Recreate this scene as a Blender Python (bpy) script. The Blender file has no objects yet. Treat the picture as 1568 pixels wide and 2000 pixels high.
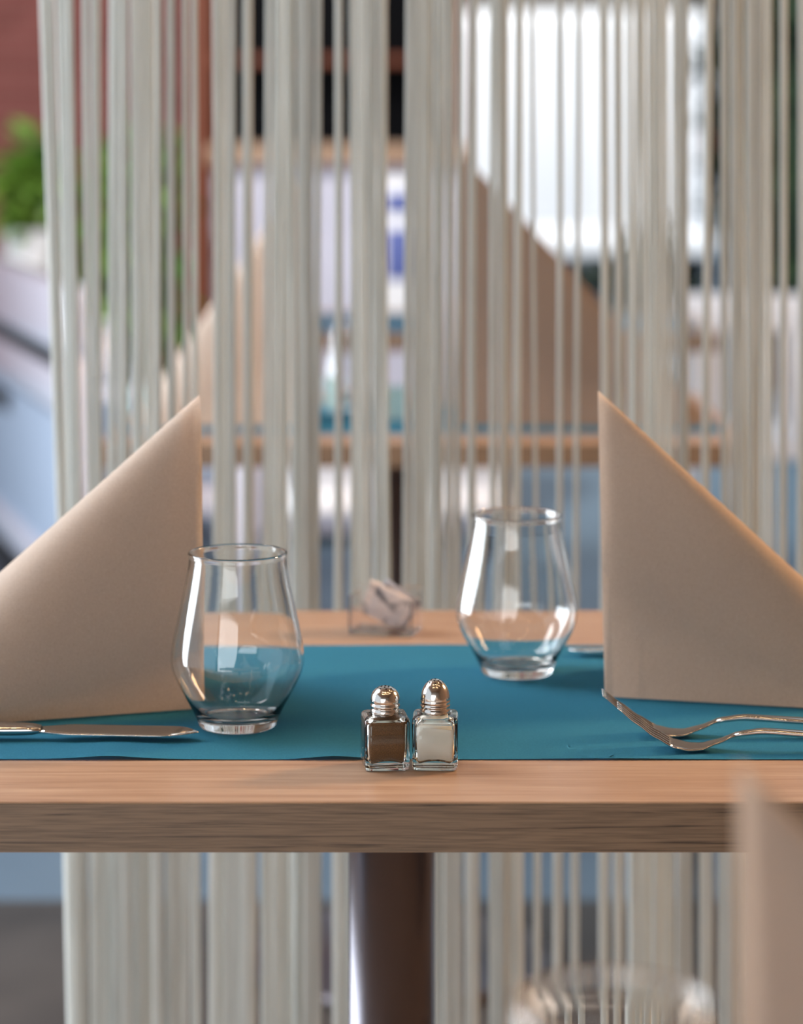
import bpy, bmesh, math, random
from mathutils import Vector, Matrix
random.seed(7)
S = bpy.context.scene
COL = S.collection
PI = math.pi

# ------------------------------------------------------------------ camera, world, lights, exposure
CAM_Z, FPX, HORIZON = 1.1615, 5000.0, 230.0          # eye height, focal length in pixels, row of the horizon
cd = bpy.data.cameras.new('camera')
cam = bpy.data.objects.new('camera', cd)
COL.objects.link(cam)
cam.location = (0, 0, CAM_Z)
cam.rotation_euler = (PI / 2, 0, 0)
cd.sensor_fit = 'VERTICAL'
cd.sensor_height = 36.0
cd.lens = FPX / 2000 * 36
cd.shift_y = (HORIZON - 1000) / 2000
cd.clip_start = .02
cd.dof.use_dof = True
cd.dof.focus_distance = 1.61
cd.dof.aperture_fstop = 4.6
S.camera = cam

S.view_settings.view_transform = 'Standard'
S.view_settings.look = 'None'
S.view_settings.gamma = 1
S.view_settings.exposure = 0.19
S.cycles.use_denoising = True

W = bpy.data.worlds.new('overcast_sky')
S.world = W
W.use_nodes = True
bg = W.node_tree.nodes['Background']
bg.inputs[0].default_value = (.80, .90, 1.0, 1)
bg.inputs[1].default_value = 1.0


def area(name, loc, target, sx, sy, power, color):
    l = bpy.data.lights.new(name, 'AREA')
    l.shape = 'RECTANGLE'
    l.size, l.size_y, l.energy, l.color = sx, sy, power, color
    o = bpy.data.objects.new(name, l)
    COL.objects.link(o)
    o.location = loc
    o.rotation_euler = (Vector(target) - Vector(loc)).to_track_quat('-Z', 'Y').to_euler()
    return o


area('left_window_light', (-2.9, 3.0, 1.0), (0, 1.9, .75), 2.4, 1.9, 170, (.86, .93, 1))
area('front_fill_light', (-1.0, -2.4, .95), (0, 1.8, .5), 2.8, 1.8, 60, (.93, .97, 1))  # added fill from behind the camera, not a real window
area('right_lamp_glow', (2.2, 2.7, 2.0), (.3, 1.8, .9), .4, .4, 72, (1, .58, .28))
area('overhead_fill_glow', (-1.75, 2.55, 2.7), (-.1, 1.9, .8), 1.5, 1.5, 68, (.98, .98, 1))  # added soft overhead fill; the ceiling above has no opening
sun = bpy.data.lights.new('sun', 'SUN')
sun.energy, sun.angle, sun.color = 3.2, .1, (1, .96, .9)
so = bpy.data.objects.new('sun', sun)
COL.objects.link(so)
so.rotation_euler = (math.radians(42), 0, math.radians(-25))


# ------------------------------------------------------------------ helpers
def depth(py, z=.75):                                   # distance of a point of a level at height z seen on row py
    return (CAM_Z - z) * FPX / (py - HORIZON)


def at(px, py, d):
    return Vector(((px - 784) * d / FPX, d, CAM_Z - (py - HORIZON) * d / FPX))


def lin(c):
    return tuple(((x / 255) / 12.92 if x / 255 <= .04045 else ((x / 255 + .055) / 1.055) ** 2.4) for x in c) + (1,)


def mat(name, color, rough=.5, metal=0, trans=0, ior=1.45, spec=None, sheen=0, translucent=0, emit=None, coat=0):
    m = bpy.data.materials.new(name)
    m.use_nodes = True
    nt = m.node_tree
    b = nt.nodes['Principled BSDF']
    b.inputs['Base Color'].default_value = color if len(color) == 4 else lin(color)
    b.inputs['Roughness'].default_value = rough
    b.inputs['Metallic'].default_value = metal
    b.inputs['Transmission Weight'].default_value = trans
    b.inputs['IOR'].default_value = ior
    b.inputs['Coat Weight'].default_value = coat
    if spec is not None:
        b.inputs['Specular IOR Level'].default_value = spec
    if sheen:
        b.inputs['Sheen Weight'].default_value = sheen
    if emit:
        b.inputs['Emission Color'].default_value = emit[0]
        b.inputs['Emission Strength'].default_value = emit[1]
    if translucent:
        t = nt.nodes.new('ShaderNodeBsdfTranslucent')
        t.inputs[0].default_value = b.inputs['Base Color'].default_value
        x = nt.nodes.new('ShaderNodeMixShader')
        x.inputs[0].default_value = translucent
        nt.links.new(b.outputs[0], x.inputs[1])
        nt.links.new(t.outputs[0], x.inputs[2])
        nt.links.new(x.outputs[0], nt.nodes['Material Output'].inputs[0])
    return m


def textured(m, scale=(1, 1, 1), noise=10, detail=6, c0=(0, 0, 0), c1=(1, 1, 1), p0=.3, p1=.7, bump=0, kind='noise', bdist=.001):
    """Noise (or wave) in object space drives the base colour between c0 and c1, and a bump."""
    nt = m.node_tree
    b = nt.nodes['Principled BSDF']
    tc = nt.nodes.new('ShaderNodeTexCoord')
    mp = nt.nodes.new('ShaderNodeMapping')
    mp.inputs['Scale'].default_value = scale
    nt.links.new(tc.outputs['Object'], mp.inputs[0])
    n = nt.nodes.new('ShaderNodeTexNoise')
    n.inputs['Scale'].default_value = noise
    n.inputs['Detail'].default_value = detail
    nt.links.new(mp.outputs[0], n.inputs['Vector'])
    r = nt.nodes.new('ShaderNodeValToRGB')
    r.color_ramp.elements[0].position, r.color_ramp.elements[1].position = p0, p1
    r.color_ramp.elements[0].color, r.color_ramp.elements[1].color = lin(c0), lin(c1)
    nt.links.new(n.outputs['Fac'], r.inputs[0])
    nt.links.new(r.outputs[0], b.inputs['Base Color'])
    for t in nt.nodes:
        if t.type == 'BSDF_TRANSLUCENT':
            nt.links.new(r.outputs[0], t.inputs[0])
    if bump:
        bp = nt.nodes.new('ShaderNodeBump')
        bp.inputs['Strength'].default_value = bump
        bp.inputs['Distance'].default_value = bdist
        nt.links.new(n.outputs['Fac'], bp.inputs['Height'])
        nt.links.new(bp.outputs[0], b.inputs['Normal'])
    return m


def obj(name, bm, m=None, parent=None, smooth=False, loc=None):
    me = bpy.data.meshes.new(name)
    bmesh.ops.recalc_face_normals(bm, faces=bm.faces[:])
    bm.to_mesh(me)
    bm.free()
    if m is not None:
        for x in (m if isinstance(m, (list, tuple)) else [m]):
            me.materials.append(x)
    if smooth:
        for p in me.polygons:
            p.use_smooth = True
    o = bpy.data.objects.new(name, me)
    COL.objects.link(o)
    if parent:
        o.parent = parent
    if loc is not None:
        o.location = loc
    return o


def tag(o, label, cat, group=None, kind=None):
    o['label'], o['category'] = label, cat
    if group:
        o['group'] = group
    if kind:
        o['kind'] = kind
    return o


def thing(name, label, cat, loc=(0, 0, 0), rz=0, group=None):
    o = bpy.data.objects.new(name, None)
    COL.objects.link(o)
    o.empty_display_size = .05
    o.location = loc
    o.rotation_euler = (0, 0, rz)
    return tag(o, label, cat, group)


def struct(o):
    o['kind'] = 'structure'
    return o


def kids(o):
    return [c for c in S.objects if c.parent == o]


def dup(o, label=None, loc=None, rz=None, parent=None):
    c = o.copy()
    COL.objects.link(c)
    if parent:
        c.parent = parent
    for k in kids(o):
        dup(k, parent=c)
    if label:
        c['label'] = label
    if loc is not None:
        c.location = loc
    if rz is not None:
        c.rotation_euler = (0, 0, rz)
    return c


def shade_sharp(o, ang=35):
    me = o.data
    for p in me.polygons:
        p.use_smooth = True
    bm = bmesh.new()
    bm.from_mesh(me)
    for e in bm.edges:
        if len(e.link_faces) == 2 and e.calc_face_angle(0) > math.radians(ang):
            e.smooth = False
    bm.to_mesh(me)
    bm.free()
    return o


def box(bm, lo, hi, bev=0, seg=2, M=None):
    lo, hi = Vector(lo), Vector(hi)
    r = bmesh.ops.create_cube(bm, size=1)
    vs = r['verts']
    c, d = (lo + hi) / 2, hi - lo
    for v in vs:
        v.co = Vector((v.co.x * d.x, v.co.y * d.y, v.co.z * d.z)) + c
    if bev:
        es = list({e for v in vs for e in v.link_edges})
        rr = bmesh.ops.bevel(bm, geom=es, offset=bev, segments=seg, affect='EDGES', profile=.5)
        vs = list({v for f in rr['faces'] for v in f.verts} | {v for v in vs if v.is_valid})
    if M is not None:
        done = set()
        for v in vs:
            if v.is_valid and v.index not in done or v.is_valid:
                v.co = M @ v.co
    return vs


def bxo(name, lo, hi, m, parent=None, bev=.002, seg=2, rot=None):
    bm = bmesh.new()
    box(bm, lo, hi, bev, seg)
    if rot is not None:
        bmesh.ops.transform(bm, matrix=rot, verts=bm.verts[:])
    return shade_sharp(obj(name, bm, m, parent))


def lathe(bm, prof, seg=48, loc=(0, 0, 0), close=False):
    """Turn a profile of (radius, height) about z; radius 0 makes a pole."""
    rings = []
    for r, z in prof:
        if r <= 1e-6:
            rings.append([bm.verts.new((loc[0], loc[1], loc[2] + z))])
        else:
            rings.append([bm.verts.new((loc[0] + r * math.cos(2 * PI * k / seg), loc[1] + r * math.sin(2 * PI * k / seg), loc[2] + z)) for k in range(seg)])
    for a, b in zip(rings, rings[1:]):
        for k in range(seg):
            j = (k + 1) % seg
            if len(a) == 1 and len(b) == 1:
                continue
            if len(a) == 1:
                bm.faces.new((a[0], b[k], b[j]))
            elif len(b) == 1:
                bm.faces.new((a[k], a[j], b[0]))
            else:
                bm.faces.new((a[k], a[j], b[j], b[k]))
    if close:
        for ring in (rings[0], rings[-1]):
            if len(ring) > 1:
                bm.faces.new(ring)


def tube(bm, pts, rad, seg=8, flat=1.0, cap=True):
    """A tube through pts; rad is a number or one per point; flat squashes it front to back (along Y)."""
    rings = []
    n = len(pts)
    for i, p in enumerate(pts):
        p = Vector(p)
        t = (Vector(pts[min(i + 1, n - 1)]) - Vector(pts[max(i - 1, 0)])).normalized()
        ux = Vector((1, 0, 0)) if abs(t.x) < .8 else Vector((0, 0, 1))
        a = (ux - t * ux.dot(t)).normalized()
        b = t.cross(a)
        r = rad[i] if isinstance(rad, (list, tuple)) else rad
        rings.append([bm.verts.new(p + a * r * math.cos(2 * PI * k / seg) + b * r * flat * math.sin(2 * PI * k / seg)) for k in range(seg)])
    for a, b in zip(rings, rings[1:]):
        for k in range(seg):
            bm.faces.new((a[k], a[(k + 1) % seg], b[(k + 1) % seg], b[k]))
    if cap:
        bm.faces.new(rings[0])
        bm.faces.new(rings[-1])


def loft(bm, secs, seg=12):
    """secs: (x, y, z, half width along y, half thickness along z); rounded cross-sections stacked along x."""
    rings = []
    for x, y, z, w, h in secs:
        ring = []
        for k in range(seg):
            a = 2 * PI * k / seg
            c, s = math.cos(a), math.sin(a)
            e = .7
            ring.append(bm.verts.new((x, y + w * math.copysign(abs(c) ** e, c), z + h * math.copysign(abs(s) ** e, s))))
        rings.append(ring)
    for a, b in zip(rings, rings[1:]):
        for k in range(seg):
            bm.faces.new((a[k], a[(k + 1) % seg], b[(k + 1) % seg], b[k]))
    bm.faces.new(rings[0])
    bm.faces.new(rings[-1])


def interp(tab, x):
    for (x0, y0), (x1, y1) in zip(tab, tab[1:]):
        if x <= x1:
            t = max(0, (x - x0) / (x1 - x0))
            t = t * t * (3 - 2 * t) * .35 + t * .65
            return y0 + (y1 - y0) * t
    return tab[-1][1]


# ------------------------------------------------------------------ materials
def oak(name, c0, c1, c2, edge=False):
    m = mat(name, c1, .42)
    nt = m.node_tree
    b = nt.nodes['Principled BSDF']
    tc = nt.nodes.new('ShaderNodeTexCoord')
    mp = nt.nodes.new('ShaderNodeMapping')
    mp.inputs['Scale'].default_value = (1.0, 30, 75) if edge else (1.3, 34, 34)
    nt.links.new(tc.outputs['Object'], mp.inputs[0])
    n = nt.nodes.new('ShaderNodeTexNoise')
    n.inputs['Scale'].default_value = 6.0 if edge else 4.5
    n.inputs['Detail'].default_value = 9
    n.inputs['Roughness'].default_value = .62
    n.inputs['Distortion'].default_value = .5
    nt.links.new(mp.outputs[0], n.inputs['Vector'])
    r = nt.nodes.new('ShaderNodeValToRGB')
    e = r.color_ramp.elements
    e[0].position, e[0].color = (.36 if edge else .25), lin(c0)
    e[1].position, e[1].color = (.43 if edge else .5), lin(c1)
    x = e.new(.75)
    x.color = lin(c2)
    nt.links.new(n.outputs['Fac'], r.inputs[0])
    # fine pores
    mp2 = nt.nodes.new('ShaderNodeMapping')
    mp2.inputs['Scale'].default_value = (14, 420, 420)
    nt.links.new(tc.outputs['Object'], mp2.inputs[0])
    n2 = nt.nodes.new('ShaderNodeTexNoise')
    n2.inputs['Scale'].default_value = 2.2
    n2.inputs['Detail'].default_value = 3
    nt.links.new(mp2.outputs[0], n2.inputs['Vector'])
    mr = nt.nodes.new('ShaderNodeMapRange')
    mr.inputs['From Min'].default_value, mr.inputs['From Max'].default_value = .3, .6
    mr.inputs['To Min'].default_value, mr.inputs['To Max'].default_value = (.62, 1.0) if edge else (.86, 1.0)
    nt.links.new(n2.outputs['Fac'], mr.inputs[0])
    mx = nt.nodes.new('ShaderNodeMix')
    mx.data_type = 'RGBA'
    mx.blend_type = 'MULTIPLY'
    mx.inputs['Factor'].default_value = 1
    nt.links.new(r.outputs[0], mx.inputs['A'])
    nt.links.new(mr.outputs[0], mx.inputs['B'])
    nt.links.new(mx.outputs['Result'], b.inputs['Base Color'])
    return m


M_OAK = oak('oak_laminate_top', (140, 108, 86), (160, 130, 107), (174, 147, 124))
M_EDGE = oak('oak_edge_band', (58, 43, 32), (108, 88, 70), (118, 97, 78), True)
M_TEAL = textured(mat('teal_paper', (46, 118, 146), .75, spec=.2), noise=900, detail=3, c0=(52, 136, 172), c1=(64, 150, 186), p0=.3, p1=.7, bump=.25, bdist=.0003)
M_NAP = textured(mat('beige_napkin_paper', (206, 184, 164), .9, spec=.1, sheen=.2, translucent=.12), noise=1100, detail=2, c0=(204, 188, 174), c1=(218, 204, 192), bump=.3, bdist=.0004)
M_NAP_DIM = textured(mat('dimmed_napkin_paper', (158, 146, 138), .9, spec=.1), noise=1100, detail=2, c0=(140, 126, 117), c1=(152, 138, 129))  # napkin paper darkened in colour to offset the strong light on that table
M_GLASS = mat('clear_glass', (1, 1, 1, 1), 0, trans=1, ior=1.5)
M_GLASS.node_tree.nodes['Principled BSDF'].inputs['Base Color'].default_value = (.985, .995, .99, 1)
M_BOTTLE = mat('greenish_clear_glass', (.93, .98, .96, 1), .01, trans=1, ior=1.5)
M_ACRYL = mat('clear_acrylic', (.97, .95, .95, 1), .08, trans=1, ior=1.3)
M_STEEL = mat('polished_steel', (205, 202, 198), .14, 1)
M_CHROME = mat('chrome_cap', (210, 205, 200), .16, 1)
M_CAPHOLE = mat('dark_hole', (20, 16, 12), .8)
M_COLUMN = mat('brushed_dark_steel', (98, 96, 102), .3, 1)
M_PEPPER = textured(mat('ground_pepper', (92, 60, 34), .95), noise=2200, detail=4, c0=(72, 44, 22), c1=(128, 86, 50))
M_SALT = textured(mat('fine_salt', (226, 212, 200), .9), noise=2600, detail=3, c0=(240, 232, 226), c1=(250, 246, 242))
M_STRAND = textured(mat('pale_sage_cord', (196, 200, 188), .7, translucent=.5), scale=(60, 60, 3), noise=4, c0=(188, 191, 188), c1=(206, 209, 207))
M_PAPER = textured(mat('printed_sachet_paper', (215, 208, 208), .7), noise=90, detail=4, c0=(128, 128, 136), c1=(228, 222, 222), p0=.36, p1=.5)
M_CAN = mat('white_paint', (232, 232, 236), .5)
M_FLOOR = textured(mat('dark_stone_floor', (104, 98, 92), .6), noise=5, c0=(46, 43, 41), c1=(64, 60, 57))
M_BOUNCE_FLOOR = textured(mat('pale_bounce_floor', (222, 218, 212), .6), noise=5, c0=(214, 210, 204), c1=(230, 226, 220))  # unseen near floor, made pale to bounce light up onto the lower cords
M_PAVE = textured(mat('blue_grey_paving', (150, 176, 200), .5), noise=3, c0=(76, 95, 110), c1=(90, 109, 124))
M_PLASTER = textured(mat('brown_plaster', (112, 84, 64), .8), noise=4, c0=(104, 78, 58), c1=(120, 92, 70))
M_CEIL = mat('brown_timber_ceiling', (96, 72, 54), .7)
M_GREYWALL = mat('grey_wall_paint', (120, 112, 104), .8)
M_CARPAINT = mat('silver_car_paint', (214, 214, 226), .25, .15, coat=.6)
M_BENCH = mat('blue_grey_weave', (152, 164, 182), .7)
M_DARK = mat('black_rubber', (26, 26, 28), .6)
M_DARKGLASS = mat('dark_glass', (9, 9, 11), .4, spec=.08)
M_LEAF = textured(mat('leaf_green', (84, 136, 50), .5, translucent=.3), noise=6, c0=(56, 112, 44), c1=(132, 164, 62))
M_DARKLEAF = textured(mat('dark_leaf_green', (24, 44, 26), .6), noise=6, c0=(14, 30, 16), c1=(40, 60, 36))
M_BARK = mat('brown_stem', (80, 60, 44), .8)
M_REDWOOD = mat('red_brown_timber', (116, 60, 38), .5)
M_LAV = textured(mat('lavender_grey_board', (176, 176, 196), .6), noise=3, c0=(166, 164, 180), c1=(190, 190, 206))
M_BLUE = mat('blue_print', (84, 96, 156), .6)
M_AQUA = mat('pale_aqua_card', (200, 232, 234), .5, translucent=.3)
M_VAN = mat('white_van_paint', (246, 247, 250), .35)
M_GREYFAB = textured(mat('grey_fabric', (96, 92, 92), .9), noise=60, c0=(70, 68, 70), c1=(124, 118, 116))
M_WARM = mat('warm_lamp', (255, 220, 170), .5, emit=((1, .72, .40, 1), 90))

M_BRICK = mat('red_brick', (140, 80, 74), .85)
_nt = M_BRICK.node_tree
_tc = _nt.nodes.new('ShaderNodeTexCoord')
_mp = _nt.nodes.new('ShaderNodeMapping')
_mp.inputs['Rotation'].default_value = (PI / 2, 0, 0)
_br = _nt.nodes.new('ShaderNodeTexBrick')
_br.inputs['Color1'].default_value, _br.inputs['Color2'].default_value, _br.inputs['Mortar'].default_value = lin((122, 66, 60)), lin((106, 54, 48)), lin((130, 88, 80))
_br.inputs['Scale'].default_value = 4.5
_br.inputs['Mortar Size'].default_value = .012
_nt.links.new(_tc.outputs['Object'], _mp.inputs[0])
_nt.links.new(_mp.outputs[0], _br.inputs['Vector'])
_nt.links.new(_br.outputs[0], _nt.nodes['Principled BSDF'].inputs['Base Color'])

# ------------------------------------------------------------------ setting
bm = bmesh.new(); box(bm, (-6, -2.6, -.1), (6, 3.12, 0)); struct(obj('floor', bm, M_BOUNCE_FLOOR))
bm = bmesh.new(); box(bm, (-6, 3.12, -.1), (6, 3.8, 0)); struct(obj('floor', bm, M_FLOOR))
bm = bmesh.new(); box(bm, (-14, 3.8, -.1), (14, 26, 0)); struct(obj('pavement', bm, M_PAVE))
bm = bmesh.new(); box(bm, (-3.1, -2.6, 3.1), (2.6, 4.3, 3.25)); struct(obj('ceiling', bm, M_CEIL))
bm = bmesh.new(); box(bm, (-3.1, -2.7, 0), (2.6, -2.6, 3.1)); struct(obj('wall_back', bm, M_GREYWALL))
bm = bmesh.new(); box(bm, (2.6, -2.7, 0), (2.7, 4.3, 3.25)); struct(obj('wall_right', bm, M_PLASTER))

# ------------------------------------------------------------------ the tables
def make_table(label, loc, w, dpt, col_x=0, group=None):
    t = thing('dining_table', label, 'table', loc, 0, group)
    bm = bmesh.new()
    box(bm, (-w / 2, .0006, .7202), (w / 2, dpt, .75), .0008, 1)
    shade_sharp(obj('tabletop', bm, M_OAK, t))
    bm = bmesh.new()
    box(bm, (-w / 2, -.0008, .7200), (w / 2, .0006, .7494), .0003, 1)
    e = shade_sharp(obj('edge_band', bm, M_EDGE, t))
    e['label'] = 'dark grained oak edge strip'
    bm = bmesh.new()
    lathe(bm, [(.031, .02), (.031, .715), (0, .715)], 48, (col_x, dpt / 2, 0))
    obj('column', bm, M_COLUMN, t, True)
    bm = bmesh.new()
    lathe(bm, [(0, .0), (.21, .0), (.212, .006), (.205, .012), (.05, .022), (.031, .028)], 48, (col_x, dpt / 2, 0))
    shade_sharp(obj('base_plate', bm, M_COLUMN, t))
    bm = bmesh.new()
    box(bm, (col_x - .2, dpt / 2 - .03, .712), (col_x + .2, dpt / 2 + .03, .7202), .002)
    shade_sharp(obj('support_bracket', bm, M_COLUMN, t))
    return t


T1Y = depth(1567)
T1D = depth(1192) - T1Y
make_table('oak table with the salt and pepper shakers and teal paper runner', (0, T1Y, 0), .86, T1D, -.007)
T2Y = depth(866)
make_table('blurred oak table seen behind the cord curtain with tall napkins', (.03, T2Y, 0), .82, .60, -.035)
T3Y = 4.84
make_table('farthest oak table, in front of the counter and white stools', (.2, T3Y, 0), .8, .60)
make_table('nearest oak table holding the single napkin and glass in front', (0, .5, 0), .86, .58)


def make_mat(label, name, x0, x1, y0, y1, waves=()):
    bm = bmesh.new()
    nx, ny = 160, 40
    g = []
    for j in range(ny + 1):
        row = []
        for i in range(nx + 1):
            x, y = x0 + (x1 - x0) * i / nx, y0 + (y1 - y0) * j / ny
            z = .7509 + .0002 * math.sin(x * 40 + y * 13) + .0002 * math.sin(x * 17 - y * 31)
            for wx, ww, wh in waves:
                z += wh * math.exp(-((x - wx) / ww) ** 2) * math.exp(-((y - y0) / .05))
            row.append(bm.verts.new((x, y, z)))
        g.append(row)
    for j in range(ny):
        for i in range(nx):
            bm.faces.new((g[j][i], g[j][i + 1], g[j + 1][i + 1], g[j + 1][i]))
    r = bmesh.ops.solidify(bm, geom=bm.faces[:], thickness=.0003)
    o = obj(name, bm, M_TEAL, None, True)
    return tag(o, label, 'table runner')


MY0, MY1 = depth(1485), depth(1262)
make_mat('teal paper runner laid across the table under the glasses', 'table_runner', -.41, .41, MY0, MY1,
         [(-.187, .022, .0016), (-.043, .02, .0019), (.3, .03, .0008)])
make_mat('teal paper runner on the blurred table behind the curtain', 'table_runner', -.36, .42, T2Y + .09, T2Y + .46)
make_mat('teal paper runner on the farthest table', 'table_runner', -.17, .57, T3Y + .09, T3Y + .46)


# ------------------------------------------------------------------ folded napkins
def make_napkin(label, A, C, C2, T1, T2, R, w0=9, w1=1.6, bulge=.006, m=None):
    """A paper napkin folded to a tent: open edge C-A-C2, ridge from A down to R, lower corners T1 and T2."""
    A, C, C2, T1, T2, R = (Vector(v) for v in (A, C, C2, T1, T2, R))
    base = (C + C2 + T1 + T2) / 4
    base.z = C.z
    bm = bmesh.new()

    def layer(inset, s0):
        ns, nt = 36, 40
        g = []
        for i in range(ns + 1):
            s = s0 + (.985 - s0) * i / ns
            e1, e2 = C.lerp(T1, s), C2.lerp(T2, s)
            r = A.lerp(R, s)
            r = r + Vector((0, 0, 1)) * .03 * math.sin(PI * s) * 0
            mid = (e1 + e2) / 2
            if inset:
                e1, e2, r = e1.lerp(mid, inset), e2.lerp(mid, inset), r.lerp(mid, inset * .35)
            w = w0 + (w1 - w0) * s ** .6
            # lift the control point so that the fold itself passes through r
            ctl = r + (r - mid) * (1.0 / w)
            row = []
            for j in range(nt + 1):
                t = j / nt
                # crowd the samples round the fold
                u = .5 + .5 * math.copysign(abs(2 * t - 1) ** 1.6, 2 * t - 1)
                b0, b1, b2 = (1 - u) ** 2, 2 * u * (1 - u) * w, u * u
                p = (e1 * b0 + ctl * b1 + e2 * b2) / (b0 + b1 + b2)
                p = p + Vector((0, -1 if t < .5 else 1, 0)) * bulge * math.sin(PI * min(1, 2 * abs(t - .5) + .0)) * (1 - abs(2 * s - 1) ** 2)
                p.z = max(p.z, base.z + .0004)
                row.append(bm.verts.new(p - base))
            g.append(row)
        for i in range(ns):
            for j in range(nt):
                bm.faces.new((g[i][j], g[i][j + 1], g[i + 1][j + 1], g[i + 1][j]))
    layer(0, 0)
    bmesh.ops.solidify(bm, geom=bm.faces[:], thickness=.0011)
    n0 = len(bm.faces)
    bm2 = bm
    o = obj('folded_napkin', bm2, m or M_NAP, None, True, base)
    # inner ply, a part of its own, seen at the open edge
    bm = bmesh.new()

    def inner():
        nonlocal bm
        layer(.07, .012)
    inner()
    bmesh.ops.solidify(bm, geom=bm.faces[:], thickness=.0011)
    p = obj('inner_fold', bm, m or M_NAP, o, True)
    return tag(o, label, 'napkin')


NZ = .7516
c = at(396, 1389, depth(1389))
make_napkin('beige napkin tent at the left end, behind the knife', at(389, 771, 1.795), (c.x, c.y, NZ), (-.165, 1.915, NZ), (-.335, 1.712, NZ), (-.385, 1.880, NZ), (-.378, 1.785, .755), 2.2, .42)
c = at(1181, 1366, depth(1366))
make_napkin('beige napkin tent at the right end, behind the forks', at(1168, 763, 1.835), (c.x, c.y, NZ), (.160, 1.915, NZ), (.345, 1.760, NZ), (.375, 1.870, NZ), (.372, 1.815, .755), 7, 1.0)
make_napkin('large out of focus napkin in the lower right foreground', at(1440, 1490, .81), (.108, .785, .7502), (.115, .87, .7502), (.30, .76, .7502), (.33, .87, .7502), (.325, .815, .755), 12, 3)
b2 = T2Y + .20
make_napkin('tall blurred napkin on the left of the table behind the curtain', at(595, 330, b2), ((595 - 784) * b2 / FPX, b2 - .03, NZ), (-.14, b2 + .06, NZ), (-.345, b2 - .06, NZ), (-.36, b2 + .05, NZ), (-.36, b2, .755), 9, 1.6)
make_napkin('tall blurred napkin on the right of the table behind the curtain', at(893, 290, b2), ((893 - 784) * b2 / FPX, b2 - .03, NZ), (.08, b2 + .06, NZ), (.40, b2 - .05, NZ), (.42, b2 + .05, NZ), (.415, b2, .755), 12, 3, m=M_NAP_DIM)


# ------------------------------------------------------------------ tumblers
def tumbler_mesh():
    outer = [(0, .0012), (.018, .0010), (.0235, 0), (.0256, .0008), (.0267, .0032), (.0304, .0115), (.0350, .020), (.0398, .0285), (.0433, .0360), (.0450, .0430), (.0448, .050), (.0436, .058), (.0414, .069), (.0388, .081), (.0357, .095), (.0333, .108), (.0327, .1145)]
    rim = [(.0335, .1162), (.0333, .1172), (.0326, .1176), (.0319, .1170), (.0317, .116)]
    inner = [(.0320, .108), (.0343, .095), (.0375, .081), (.0401, .069), (.0423, .058), (.0435, .050), (.0437, .0430), (.0420, .0360), (.0384, .0285), (.0335, .020), (.0284, .0122), (.0240, .0082), (.017, .0068), (.009, .0064), (0, .0063)]
    bm = bmesh.new()

    def fine(p):
        out = []
        for i in range(len(p) - 1):
            q0, q1, q2, q3 = p[max(i - 1, 0)], p[i], p[i + 1], p[min(i + 2, len(p) - 1)]
            for k in range(3):
                t = k / 3
                out.append(tuple(max(0, .5 * (2 * q1[a] + (q2[a] - q0[a]) * t + (2 * q0[a] - 5 * q1[a] + 4 * q2[a] - q3[a]) * t * t + (3 * q1[a] - q0[a] - 3 * q2[a] + q3[a]) * t ** 3)) for a in (0, 1)))
        out.append(p[-1])
        return out
    lathe(bm, fine(outer) + fine(rim) + fine(inner), 72)
    return bm


g1 = obj('tumbler', tumbler_mesh(), M_GLASS, None, True)
d = depth(1422)
g1.location = ((464 - 784) * d / FPX, d, .7514)
tag(g1, 'clear stemless tumbler beside the left napkin and knife tip', 'glass')
d = depth(1318)
dup(g1, 'clear stemless tumbler beside the right napkin, farther from the front', ((1009 - 784) * d / FPX, d, .7514))
dup(g1, 'out of focus tumbler cut by the bottom edge of the picture', (.0700, .85, .7502))
dup(g1, 'blurred tumbler left of the aqua cards, behind the curtain', ((690 - 784) * 3.62 / FPX, 3.62, .7514))
dup(g1, 'blurred tumbler right of the lavender menu, behind the curtain', ((1030 - 784) * 3.72 / FPX, 3.72, .7514))


# ------------------------------------------------------------------ shakers
def square_ring(bm, hw, z, r, seg=5, arch=0):
    """A rounded square loop; arch lifts the middle of its four sides."""
    pts = []
    for qx, qy, a0 in ((1, 1, 0), (-1, 1, PI / 2), (-1, -1, PI), (1, -1, 3 * PI / 2)):
        for k in range(seg + 1):
            a = a0 + PI / 2 * k / seg
            pts.append((qx * (hw - r) + r * math.cos(a), qy * (hw - r) + r * math.sin(a)))
        cx, cy = {(1, 1): (-1, 1), (-1, 1): (-1, -1), (-1, -1): (1, -1), (1, -1): (1, 1)}[(qx, qy)]
        a = a0 + PI / 2
        p0 = pts[-1]
        p1 = (cx * (hw - r) + r * math.cos(a), cy * (hw - r) + r * math.sin(a))
        for k in range(1, 9):
            pts.append((p0[0] + (p1[0] - p0[0]) * k / 9, p0[1] + (p1[1] - p0[1]) * k / 9))
    return [bm.verts.new((x, y, z + arch * (1 - min(1, min(abs(x), abs(y)) / (hw - r * .3)) ** 2))) for x, y in pts]


def skin(bm, rings, cap0=True, cap1=True):
    n = len(rings[0])
    for a, b in zip(rings, rings[1:]):
        for k in range(n):
            bm.faces.new((a[k], a[(k + 1) % n], b[(k + 1) % n], b[k]))
    if cap0:
        bm.faces.new(rings[0][::-1])
    if cap1:
        bm.faces.new(rings[-1])


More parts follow.
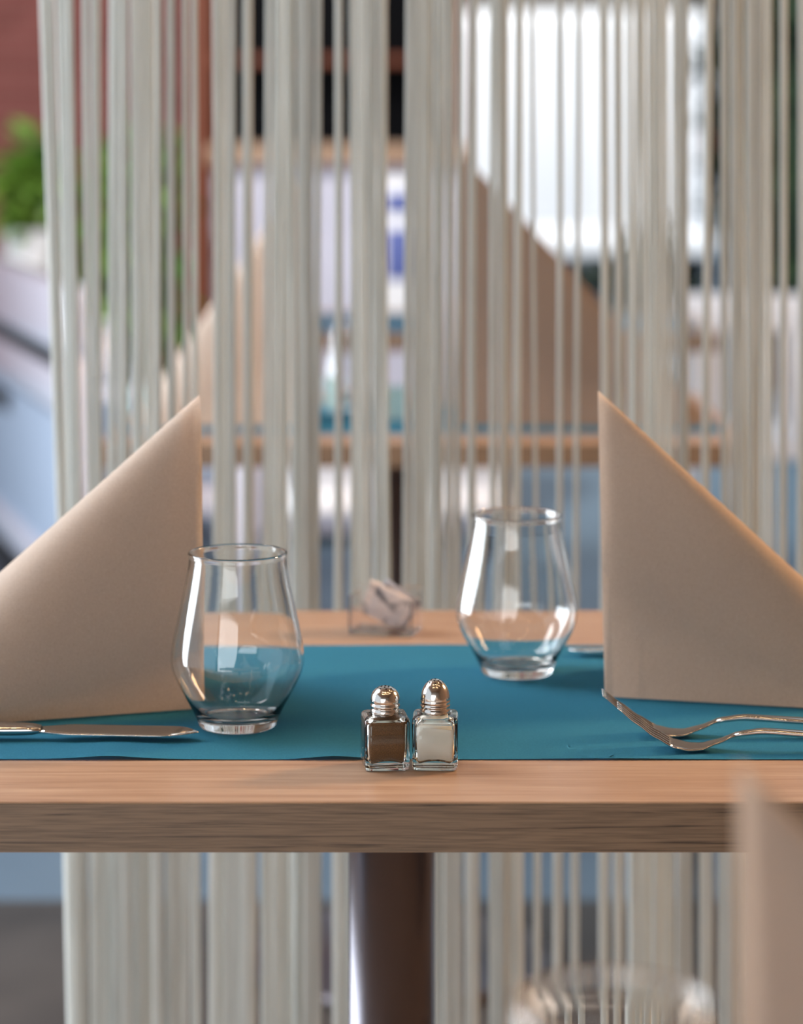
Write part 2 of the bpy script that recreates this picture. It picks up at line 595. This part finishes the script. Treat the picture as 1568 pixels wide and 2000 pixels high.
def make_shaker(name, label, loc, rz, fill, fmat, fname, slope, cap_prof, hole_z):
    t = thing(name, label, 'shaker', loc, rz)
    bm = bmesh.new()
    outer = [(.0128, 0, .003), (.0140, .0008, .0032), (.0144, .003, .0034), (.0145, .016, .0034), (.0145, .0295, .0034), (.0142, .0318, .0036), (.0132, .0331, .0045), (.0100, .0336, .0095), (.0088, .0338, .0087), (.0085, .0355, .0084)]
    inner = [(.0066, .0355, .0065), (.0068, .0335, .0067), (.0090, .0318, .006), (.0117, .0302, .003), (.0122, .028, .0024), (.0121, .016, .0024), (.0119, .006, .0024), (.0106, .0044, .0032), (.006, .0052, .004)]
    n_in = len(outer) + len(inner)
    skin(bm, [square_ring(bm, hw, z, r, arch=0.0016 if k >= n_in - 3 else 0) for k, (hw, z, r) in enumerate(outer + inner)])
    shade_sharp(obj('bottle', bm, M_BOTTLE, t), 60)
    bm = bmesh.new()
    e = .00012
    cont = [(hw - e, z + (e if i > 1 else -e), r) for i, (hw, z, r) in enumerate(inner)][::-1]
    cont = [(.006, .0052 + 2 * e, .004), (.0106 - e, .0044 + 3 * e, .0032), (.0119 - e, .0062, .0024), (.0121 - e, .016, .0024)]
    rings = [square_ring(bm, hw, z, r, arch=0.0016 if k < 3 else 0) for k, (hw, z, r) in enumerate(cont)]
    top = square_ring(bm, .0119, fill, .0024)
    for v in top:
        v.co.z += slope * v.co.x + .0003 * math.sin(v.co.y * 400)
    skin(bm, rings + [top])
    o = shade_sharp(obj(fname, bm, fmat, t), 60)
    bm = bmesh.new()
    lathe(bm, cap_prof + [(cap_prof[-1][0], cap_prof[-1][1])][:0], 64)
    shade_sharp(obj('screw_cap', bm, M_CHROME, t), 50)
    cp = kids(t)[-1]
    # the pour holes: small dark discs sunk into the dome
    spots = [(0, 0)] + [(.0027, k * PI / 3 + .3) for k in range(6)] + [(.0049, k * PI / 4) for k in range(8)]
    for k, (rr, a) in enumerate(spots):
        bm = bmesh.new()
        prof = cap_prof
        z = interp([(r, zz) for r, zz in sorted((p for p in prof if p[1] > hole_z), key=lambda p: p[0])], rr)
        z2 = interp([(r, zz) for r, zz in sorted((p for p in prof if p[1] > hole_z), key=lambda p: p[0])], rr + .0005)
        n = Vector((-(z2 - z) / .0005 * math.cos(a), -(z2 - z) / .0005 * math.sin(a), 1)).normalized()
        lathe(bm, [(0, .00012), (.00056, .00012), (.0006, .00004), (.0006, -.0003)], 12)
        M = Matrix.Translation((rr * math.cos(a), rr * math.sin(a), z)) @ n.to_track_quat('Z', 'Y').to_matrix().to_4x4()
        bmesh.ops.transform(bm, matrix=M, verts=bm.verts[:])
        obj('pour_hole', bm, M_CAPHOLE, cp, True)
    return t


def dome(r, z0, z1, p, n=14):
    out = []
    for k in range(n + 1):
        a = k / n * PI / 2
        out.append((r * math.cos(a) ** p if k < n else 0, z0 + (z1 - z0) * math.sin(a)))
    return out


capP = [(.0080, .0338), (.0092, .0338), (.0094, .0345), (.0094, .0362), (.0090, .0368), (.0090, .0376), (.0095, .0382), (.0095, .0392), (.0090, .0399), (.0090, .0410), (.0094, .0416)] + dome(.0094, .0420, .0508, .85)
capS = [(.0080, .0338), (.0093, .0338), (.0096, .0346), (.0096, .0362), (.0091, .0368), (.0091, .0375), (.0096, .0381), (.0096, .0389), (.0091, .0395), (.0091, .0401), (.0096, .0407), (.0096, .0415), (.0092, .0421)] + dome(.0093, .0425, .0552, 1.0)
ys = depth(1508) + .0145
make_shaker('pepper_shaker', 'square glass pepper shaker filled with brown pepper, on table edge', ((752 - 784) * ys / FPX, ys, .7502), math.radians(7), .0298, M_PEPPER, 'pepper', 0, capP, .0418)
make_shaker('salt_shaker', 'square glass salt shaker with white salt and pointed steel cap', ((850 - 784) * ys / FPX, ys + .0005, .7502), math.radians(-2), .0262, M_SALT, 'salt', -.09, capS, .0423)


# ------------------------------------------------------------------ cutlery
def make_fork(label, loc, rz):
    t = thing('fork', label, 'fork', loc, rz)
    zt = [(0, .0275), (.012, .0185), (.024, .0100), (.036, .0035), (.046, .0014), (.054, .0016), (.064, .0048), (.078, .0104), (.094, .0122), (.13, .0105), (.17, .0060), (.2, .0022)]
    bm = bmesh.new()
    wid = [(0, .0115), (.03, .0122), (.044, .0120), (.054, .0095), (.064, .0055), (.074, .0036)]
    for k in range(4):
        secs = []
        for i in range(13):
            x = .036 * i / 12
            w = interp(wid, x)
            secs.append((x, (k - 1.5) * w * .53, interp(zt, x), .0006 + .0012 * min(1, x / .02), .0005 + .0006 * min(1, x / .01)))
        loft(bm, secs, 8)
    secs = []
    for i in range(17):
        x = .034 + .042 * i / 16
        secs.append((x, 0, interp(zt, x), interp(wid, x), .0011))
    loft(bm, secs, 14)
    obj('fork_head', bm, M_STEEL, t, True)
    bm = bmesh.new()
    secs = []
    for i in range(26):
        x = .0755 + .1245 * i / 25
        w = interp([(.07, .0036), (.09, .0030), (.13, .0048), (.18, .0082), (.194, .0078), (.2, .0035)], x)
        secs.append((x, 0, interp(zt, x), w, interp([(.07, .0013), (.095, .0021), (.2, .0014)], x)))
    loft(bm, secs, 14)
    obj('handle', bm, M_STEEL, t, True)
    return t


pa = at(1345, 1468, depth(1468))
make_fork('front steel fork of the pair before the right napkin', (pa.x - .046, pa.y + .004, .7516), math.radians(-4))
pb = at(1312, 1441, depth(1441))
make_fork('rear steel fork of the pair, closer to the right napkin', (pb.x - .046, pb.y + .004, .7516), math.radians(-3))


def make_knife(label, loc, rz, tilt=0):
    """Tip at the origin, handle running along +x."""
    t = thing('table_knife', label, 'knife', loc, rz)
    bm = bmesh.new()
    secs = []
    for i in range(25):
        x = .105 * i / 24
        top = .0085 - .0085 * (1 - min(1, x / .03)) ** 2.2          # spine side
        bot = -.0095 + .0095 * (1 - min(1, x / .018)) ** 2.5        # cutting edge
        if x > .085:
            k = (x - .085) / .02
            bot, top = bot * (1 - .55 * k), top * (1 - .45 * k)
        secs.append((x, (top + bot) / 2, .0036 + .001 * (x / .105), max(.0003, (top - bot) / 2), .0005 + .0005 * x / .105))
    loft(bm, secs, 12)
    b = obj('blade', bm, M_STEEL, t, True)
    bm = bmesh.new()
    secs = []
    for i in range(22):
        x = .1045 + .1105 * i / 21
        secs.append((x, 0, .0048, interp([(.10, .0040), (.115, .0056), (.16, .0078), (.205, .0088), (.215, .004)], x), interp([(.1, .0012), (.112, .0034), (.2, .0044), (.215, .002)], x)))
    loft(bm, secs, 14)
    obj('handle', bm, M_STEEL, t, True)
    t.rotation_euler.x = math.radians(tilt)
    return t


kp = at(388, 1449, depth(1449))
make_knife('steel table knife before the left napkin, tip toward the glass', (kp.x, kp.y, .7530), math.radians(178), -9)
kp = at(1108, 1279, depth(1279))
make_knife('steel knife tip peeking from behind the right napkin', (kp.x, kp.y - .004, .7516), math.radians(-1))

# ------------------------------------------------------------------ sachet holder at the back of the table
hp = at(742, 1240, depth(1240))
hp.x += .016
t = thing('sachet_holder', 'clear acrylic sachet holder on the bare oak behind the runner', 'holder', (hp.x - .012, hp.y + .012, .7502), math.radians(-14))
bm = bmesh.new()
for lo, hi in (((-.026, -.017, 0), (.026, .017, .002)), ((-.026, -.017, .002), (.026, -.0152, .022)), ((-.026, .0152, .002), (.026, .017, .034)), ((-.026, -.0152, .002), (-.0242, .0152, .030)), ((.0242, -.0152, .002), (.026, .0152, .026))):
    box(bm, lo, hi, .0003, 1)
shade_sharp(obj('clear_tray', bm, M_ACRYL, t))
for i, (x, y, rx, ry, lab) in enumerate([(-.002, -.011, 16, 24, 'front printed sachet leaning in the clear holder'), (.004, -.003, 11, 33, 'middle printed sachet leaning in the clear holder'), (-.004, .006, 6, 18, 'rear printed sachet leaning in the clear holder')]):
    bm = bmesh.new()
    nx, ny = 10, 8
    for side in (0,):
        g = [[bm.verts.new(((u / nx - .5) * .034, .0011 * math.sin(PI * u / nx) * math.sin(PI * v / ny) + .0006 * math.sin(u * 1.7 + v + i), (v / ny - .5) * .026)) for u in range(nx + 1)] for v in range(ny + 1)]
        for v in range(ny):
            for u in range(nx):
                bm.faces.new((g[v][u], g[v][u + 1], g[v + 1][u + 1], g[v + 1][u]))
    bmesh.ops.solidify(bm, geom=bm.faces[:], thickness=.0016)
    o = obj('sachet', bm, M_PAPER, None, True)
    o.location = (hp.x - .012 + x + .004, hp.y + .012 + y, .7502 + .0225)
    o.rotation_euler = (math.radians(-rx), math.radians(ry), math.radians(-14))
    tag(o, lab, 'sachet', 'sachets in the clear holder')

# ------------------------------------------------------------------ cord curtain behind the table
cur = thing('cord_curtain', 'hanging curtain of pale sage cords right behind the table', 'curtain', (.1, 2.27, 0))
FRONT = [(78, 97), (108, 146), (162, 188), (210, 292), (300, 314), (327, 343), (358, 381), (412, 426), (440, 461), (475, 494), (517, 553), (590, 627), (653, 668), (683, 696), (712, 746), (792, 838), (846, 880), (889, 901), (917, 933), (958, 995), (1005, 1020), (1038, 1046), (1086, 1097), (1125, 1135), (1170, 1180), (1195, 1205), (1240, 1262), (1285, 1307), (1323, 1346), (1377, 1392), (1411, 1453), (1462, 1474), (1476, 1487), (1526, 1540), (1561, 1580), (1588, 1604)]
REAR = [(97, 107), (187, 197), (293, 300), (425, 440), (553, 590), (697, 711), (746, 758), (836, 847), (879, 885), (1183, 1192), (1208, 1216), (1226, 1238), (1263, 1284), (1308, 1316), (1453, 1462), (1487, 1508)]
DC = 2.25
for row, dist, bands in ((0, DC, FRONT), (1, DC + .055, REAR)):
    for x0, x1 in bands:
        n = max(1, round((x1 - x0) / 13.5))
        for k in range(n):
            px = x0 + (x1 - x0) * (k + .5) / n
            wpx = max(7.5, (x1 - x0) / n * .93)
            X, r = (px - 784) * dist / FPX, wpx * dist / FPX / 2 * 1.12
            lean = (45 * math.exp(-(px - 80) / 55) + random.uniform(-4, 5)) * dist / FPX / (1000 * dist / FPX)
            z_top = CAM_Z + HORIZON * dist / FPX
            ph, am = random.uniform(0, 6), random.uniform(.0004, .0014)
            dy = random.uniform(-.012, .012) + (k % 2) * .008
            bm = bmesh.new()
            pts = []
            for i in range(25):
                z = 2.30 - (2.30 - .02) * i / 24
                h = z_top - z
                bend = h if h < .6 else .6 + (h - .6) * .45
                pts.append((X + lean * bend + am * math.sin(z * 5 + ph) - .1, dist + dy + am * math.cos(z * 4 + ph) - 2.27, z))
            tube(bm, pts, [r * (1 + .7 * min(1, max(0, (.80 - p[2]) / .2))) for p in pts], 10, .42)
            obj('strand', bm, M_STRAND, cur, True)
bm = bmesh.new()
tube(bm, [(-.62, 0, 2.31), (.62, 0, 2.31)], .012, 12)
obj('curtain_rod', bm, M_STEEL, cur, True)
for sx in (-.55, .55):
    bm = bmesh.new()
    tube(bm, [(sx, 0, 2.31), (sx, 0, 3.1)], .005, 10)
    obj('hanger', bm, M_STEEL, cur, True)

# ------------------------------------------------------------------ things on the table behind the curtain
mx = (905 - 784) * 3.64 / FPX
o = bxo('menu_card', (-.038, -.004, 0), (.038, .004, .155), M_LAV, None, .001)
o.location, o.rotation_euler = (mx, 3.66, .7514), (0, 0, .05)
tag(o, 'lavender grey menu card standing between the tall blurred napkins', 'menu')
for px, dd, ww, hh, lab in ((590, 3.50, .020, .034, 'small aqua card nearest the tall left napkin, behind the curtain'), (652, 3.58, .026, .048, 'second aqua card from the tall left napkin, behind the curtain'), (778, 3.48, .034, .045, 'widest aqua card, left of the lavender menu behind the curtain'), (218, 3.55, .028, .038, 'pale aqua card at the far left end of the blurred table')):
    bm = bmesh.new()
    for s in (-1, 1):
        g = [Vector((-ww / 2, s * .012, 0)), Vector((ww / 2, s * .012, 0)), Vector((ww / 2, 0, hh)), Vector((-ww / 2, 0, hh))]
        bm.faces.new([bm.verts.new(v) for v in g])
    bmesh.ops.remove_doubles(bm, verts=bm.verts[:], dist=1e-5)
    bmesh.ops.solidify(bm, geom=bm.faces[:], thickness=.0012)
    o = obj('folded_card', bm, M_AQUA)
    o.location = (max(-.36, (px - 784) * dd / FPX), dd, .7520)
    tag(o, lab, 'card', 'folded aqua cards')


# ------------------------------------------------------------------ stools, chair
def make_stool(label, loc, group):
    t = thing('stool', label, 'stool', loc, 0, group)
    bm = bmesh.new()
    box(bm, (-.075, -.16, .455), (.075, .16, .50), .012, 3)
    shade_sharp(obj('seat', bm, M_CAN, t))
    for sx in (-1, 1):
        for sy in (-1, 1):
            bm = bmesh.new()
            tube(bm, [(sx * .055, sy * .12, .456), (sx * .07, sy * .15, 0)], [.014, .010], 10)
            obj('leg', bm, M_GREYFAB, t, True)
    return t


make_stool('white stool at the far table, left of its column', (-.133, 4.70, 0), 'white stools')
make_stool('white stool at the far table, right of its column', (.114, 4.70, 0), 'white stools')


def make_chair(label, loc, rz):
    t = thing('cafe_chair', label, 'chair', loc, rz)
    bm = bmesh.new(); box(bm, (-.22, -.21, .43), (.22, .21, .48), .02, 3)
    shade_sharp(obj('seat', bm, M_GREYFAB, t))
    bm = bmesh.new()
    box(bm, (-.21, .19, .55), (.21, .225, .92), .015, 3)
    bmesh.ops.transform(bm, matrix=Matrix.Translation((0, .2, .5)) @ Matrix.Rotation(math.radians(-8), 4, 'X') @ Matrix.Translation((0, -.2, -.5)), verts=bm.verts[:])
    shade_sharp(obj('backrest', bm, M_GREYFAB, t))
    for sx in (-1, 1):
        bm = bmesh.new(); tube(bm, [(sx * .19, -.18, .435), (sx * .2, -.2, 0)], [.015, .011], 10)
        obj('leg', bm, M_BARK, t, True)
        bm = bmesh.new(); tube(bm, [(sx * .19, .235, .6), (sx * .19, .19, .435), (sx * .2, .22, 0)], [.012, .015, .011], 10)
        obj('leg', bm, M_BARK, t, True)
    return t


make_chair('grey upholstered chair at the right end of the blurred table', (.62, T2Y + .32, 0), math.radians(-90))

# ------------------------------------------------------------------ outside: counter, buildings, van, hedge
t = thing('serving_counter', 'lavender grey counter with peach wood top before dark shopfront', 'counter', (-.17, 7.0, 0))
bxo('worktop', (-.36, -.05, 1.035), (.36, .5, 1.085), M_OAK, t, .004)
bxo('front_panel', (-.34, -.02, .03), (.34, .45, 1.035), M_LAV, t, .004)
bxo('plinth', (-.33, .0, 0), (.33, .44, .03), M_DARK, t, .002)
t = thing('poster', 'white and blue poster on the front of the counter', 'poster', (-.015, 6.972, .60))
bxo('sheet', (-.085, 0, 0), (.085, .006, .40), M_CAN, t, .0008)
o = bxo('printed_block', (-.03, -.002, .30), (.05, 0, .36), M_BLUE, t, .0002)
o = bxo('printed_block', (-.03, -.002, .12), (.05, 0, .26), M_BLUE, t, .0002)

t = thing('brick_building', 'red brick building with dark shopfront beyond the terrace', 'building', (0, 10, 0))
bxo('brick_wall', (-7, 0, 0), (-.82, .5, 4.5), M_BRICK, t, .01)
bxo('brick_parapet', (-.82, 0, 2.6), (.24, .5, 4.5), M_BRICK, t, .01)
f = bxo('shopfront_post', (-.82, -.03, 0), (-.74, .2, 2.6), M_REDWOOD, t, .005)
f = bxo('shopfront_post', (.16, -.03, 0), (.24, .2, 2.6), M_REDWOOD, t, .005)
bxo('shopfront_beam', (-.74, -.03, 1.37), (.16, .1, 1.40), M_REDWOOD, t, .004)
bxo('shop_window', (-.74, .1, 0), (.16, .14, 2.6), M_DARKGLASS, t, .002)

t = thing('delivery_van', 'bright white van seen from behind, right of the dark shopfront', 'van', (1.16, 16.4, 0))
bm = bmesh.new()
loft_secs = []
box(bm, (-.83, 0, .30), (.83, 4.2, 1.85), .12, 4)
shade_sharp(obj('body', bm, M_VAN, t))
for sx in (-1, 1):
    bxo('rear_door', (min(0, sx * .77) + (.006 if sx > 0 else 0), -.02, .50), (max(0, sx * .77) - (.006 if sx < 0 else 0), 0, 1.74), M_VAN, t, .01)
    bxo('tail_lamp', (sx * .80 - .02, -.015, .8), (sx * .80 + .02, .02, 1.1), M_REDWOOD, t, .008)
    for wy in (.9, 3.4):
        bm = bmesh.new()
        lathe(bm, [(0, -.1), (.3, -.1), (.34, -.07), (.34, .07), (.3, .1), (0, .1)], 32)
        bmesh.ops.transform(bm, matrix=Matrix.Translation((sx * .76, wy, .34)) @ Matrix.Rotation(PI / 2, 4, 'Y'), verts=bm.verts[:])
        shade_sharp(obj('wheel', bm, M_DARK, t))
bxo('bumper', (-.82, -.08, .28), (.82, .05, .42), M_VAN, t, .02)

bm = bmesh.new(); box(bm, (-1, 24, 0), (12, 24.4, 7)); o = struct(obj('wall_far', bm, M_GREYWALL))


def leaves(n, cx, cy, cz, rx, ry, rz_, size):
    bm = bmesh.new()
    for _ in range(n):
        while True:
            p = Vector((random.uniform(-1, 1), random.uniform(-1, 1), random.uniform(-1, 1)))
            if p.length < 1:
                break
        p = Vector((cx + p.x * rx, cy + p.y * ry, cz + p.z * rz_))
        a = Matrix.Rotation(random.uniform(0, 2 * PI), 3, 'Z') @ Matrix.Rotation(random.uniform(-1, 1), 3, 'X')
        s = size * random.uniform(.6, 1.2)
        pts = [(0, 0, 0), (.28 * s, .35 * s, .06 * s), (.22 * s, .75 * s, .02 * s), (0, s, -.1 * s), (-.22 * s, .75 * s, .02 * s), (-.28 * s, .35 * s, .06 * s)]
        v = [bm.verts.new(p + a @ Vector(q)) for q in pts]
        bm.faces.new((v[0], v[1], v[2], v[3]))
        bm.faces.new((v[0], v[3], v[4], v[5]))
    return bm


def make_shrub(label, x, y, top, w, n, pot, m=M_LEAF, pr=.08):
    t = thing('potted_shrub', label, 'plant', (x, y, 0))
    bm = bmesh.new()
    lathe(bm, [(0, 0), (pr * .75, 0), (pr, pot), (pr * 1.04, pot + .02), (pr * .9, pot + .02), (pr * .87, pot - .03), (0, pot - .03)], 28)
    shade_sharp(obj('planter', bm, M_CAN, t))
    bm = bmesh.new()
    for k in range(5):
        a = k * 1.3
        tube(bm, [(.02 * math.cos(a), .02 * math.sin(a), pot - .03), (w * .5 * math.cos(a), w * .5 * math.sin(a), (pot + top) / 2), (w * .7 * math.cos(a + .4), w * .7 * math.sin(a + .4), top - .06)], [.008, .006, .003], 7)
    obj('stem', bm, M_BARK, t, True)
    obj('foliage', leaves(n, 0, 0, (pot + top) / 2 + .03, w, w, (top - pot) / 2 + .02, .09), m, t)
    return t


make_shrub('low green shrub in a white planter before the brick wall', -.99, 6.9, 1.06, .11, 200, .84)
make_shrub('tall yellow green shrub beside the counter, left of the napkin', -.68, 6.85, 1.12, .10, 420, .42)
make_shrub('green shrub between the low planter and the tall shrub', -.86, 7.5, 1.04, .10, 300, .5)

t = thing('hedge', 'dark evergreen hedge filling the far right side', 'hedge', (2.05, 11.0, 0))
obj('foliage', leaves(5200, 0, 0, 1.5, .74, .5, 1.75, .20), M_DARKLEAF, t)
bm = bmesh.new()
lathe(bm, [(0, 0), (.5, 0), (.62, .8), (.60, 2.2), (.35, 2.9), (0, 3.0)], 20)
obj('inner_growth', bm, M_DARKLEAF, t, True)
for k in range(3):
    bm = bmesh.new()
    tube(bm, [(-.4 + .4 * k, 0, 0), (-.38 + .4 * k, .03, 1.2)], .035, 10)
    obj('trunk', bm, M_BARK, t, True)
def garden_chair(label, loc, rz):
    t = thing('garden_chair', label, 'chair', loc, rz)
    bm = bmesh.new(); box(bm, (-.23, -.22, .42), (.23, .22, .455), .012, 3)
    shade_sharp(obj('seat', bm, M_CAN, t))
    for k in range(4):
        bxo('back_slat', (-.2 + .107 * k, .2, .455), (-.12 + .107 * k, .222, .71), M_CAN, t, .006)
    bxo('top_rail', (-.22, .195, .70), (.22, .228, .78), M_CAN, t, .01)
    for sx in (-1, 1):
        for sy in (-1, 1):
            bm = bmesh.new(); tube(bm, [(sx * .2, sy * .19, .425), (sx * .21, sy * .2, 0)], [.016, .012], 10)
            obj('leg', bm, M_CAN, t, True)
    return t


garden_chair('white garden chair with slatted back before the dark hedge', (.84, 5.75, 0), math.radians(175))
make_shrub('low dark shrub in a white planter left of the garden chair', .66, 6.9, .82, .13, 260, .5, M_DARKLEAF)

# ------------------------------------------------------------------ white garden bench at the far left
t = thing('garden_bench', 'white garden bench with blue grey back panel at the far left', 'bench', (-.64, 5.03, 0), math.radians(107))
L = 1.7
bxo('top_rail', (0, -.03, .69), (L, .035, .835), M_CARPAINT, t, .025, 4)
bxo('gap_shade_strip', (.03, -.02, .640), (L - .03, .012, .700), M_DARK, t, .004)  # strip coloured dark in place of the shaded gap between the rails
bxo('middle_rail', (.02, -.012, .565), (L - .02, .02, .652), M_CARPAINT, t, .012, 3)
bxo('back_panel', (.03, -.012, .27), (L - .03, .008, .552), M_BENCH, t, .006)
bxo('back_slot', (.82, .0075, .49), (1.25, .0105, .535), M_DARK, t, .001)
bxo('bottom_rail', (.02, -.02, .205), (L - .02, .03, .272), M_CARPAINT, t, .012, 3)
bxo('seat', (.03, -.36, .36), (L - .03, -.012, .42), M_CARPAINT, t, .012, 3)
bxo('seat_cushion', (.05, -.35, .42), (L - .05, -.02, .49), M_BENCH, t, .025, 4)
for x in (.0, L - .06):
    bxo('armrest', (x, -.37, .60), (x + .06, -.03, .63), M_CARPAINT, t, .01, 3)
for x in (.0, L - .06):
    for y in (-.37, -.03):
        bxo('leg', (x, y, 0), (x + .06, y + .05, .60 if y < -.1 else .69), M_CARPAINT, t, .006)
bxo('underseat_shade', (.06, -.02, .10), (L - .06, .0, .19), M_DARK, t, .006)  # dark board standing in for the shadow under the seat

# ------------------------------------------------------------------ warm ceiling lamps over the tables
base = None
for k, (x, y) in enumerate([(-.9, .2), (-.3, .1), (.35, .25), (.95, .1), (-.6, 1.1), (.05, 1.0), (.7, 1.15), (1.4, 1.0), (1.0, 2.2), (1.7, 2.4)]):
    if base is None:
        base = thing('ceiling_downlight', 'small round warm downlight in the ceiling above the tables', 'lamp', (x, y, 3.1), 0, 'warm ceiling downlights')
        bm = bmesh.new(); lathe(bm, [(.045, 0), (.06, 0), (.06, -.012), (.045, -.012), (.045, 0)], 24)
        obj('trim_ring', bm, M_CAN, base, True)
        bm = bmesh.new(); lathe(bm, [(0, -.006), (.044, -.006), (.044, -.001), (0, -.001)], 24)
        obj('lamp_lens', bm, M_WARM, base)
    else:
        dup(base, None, (x, y, 3.1))
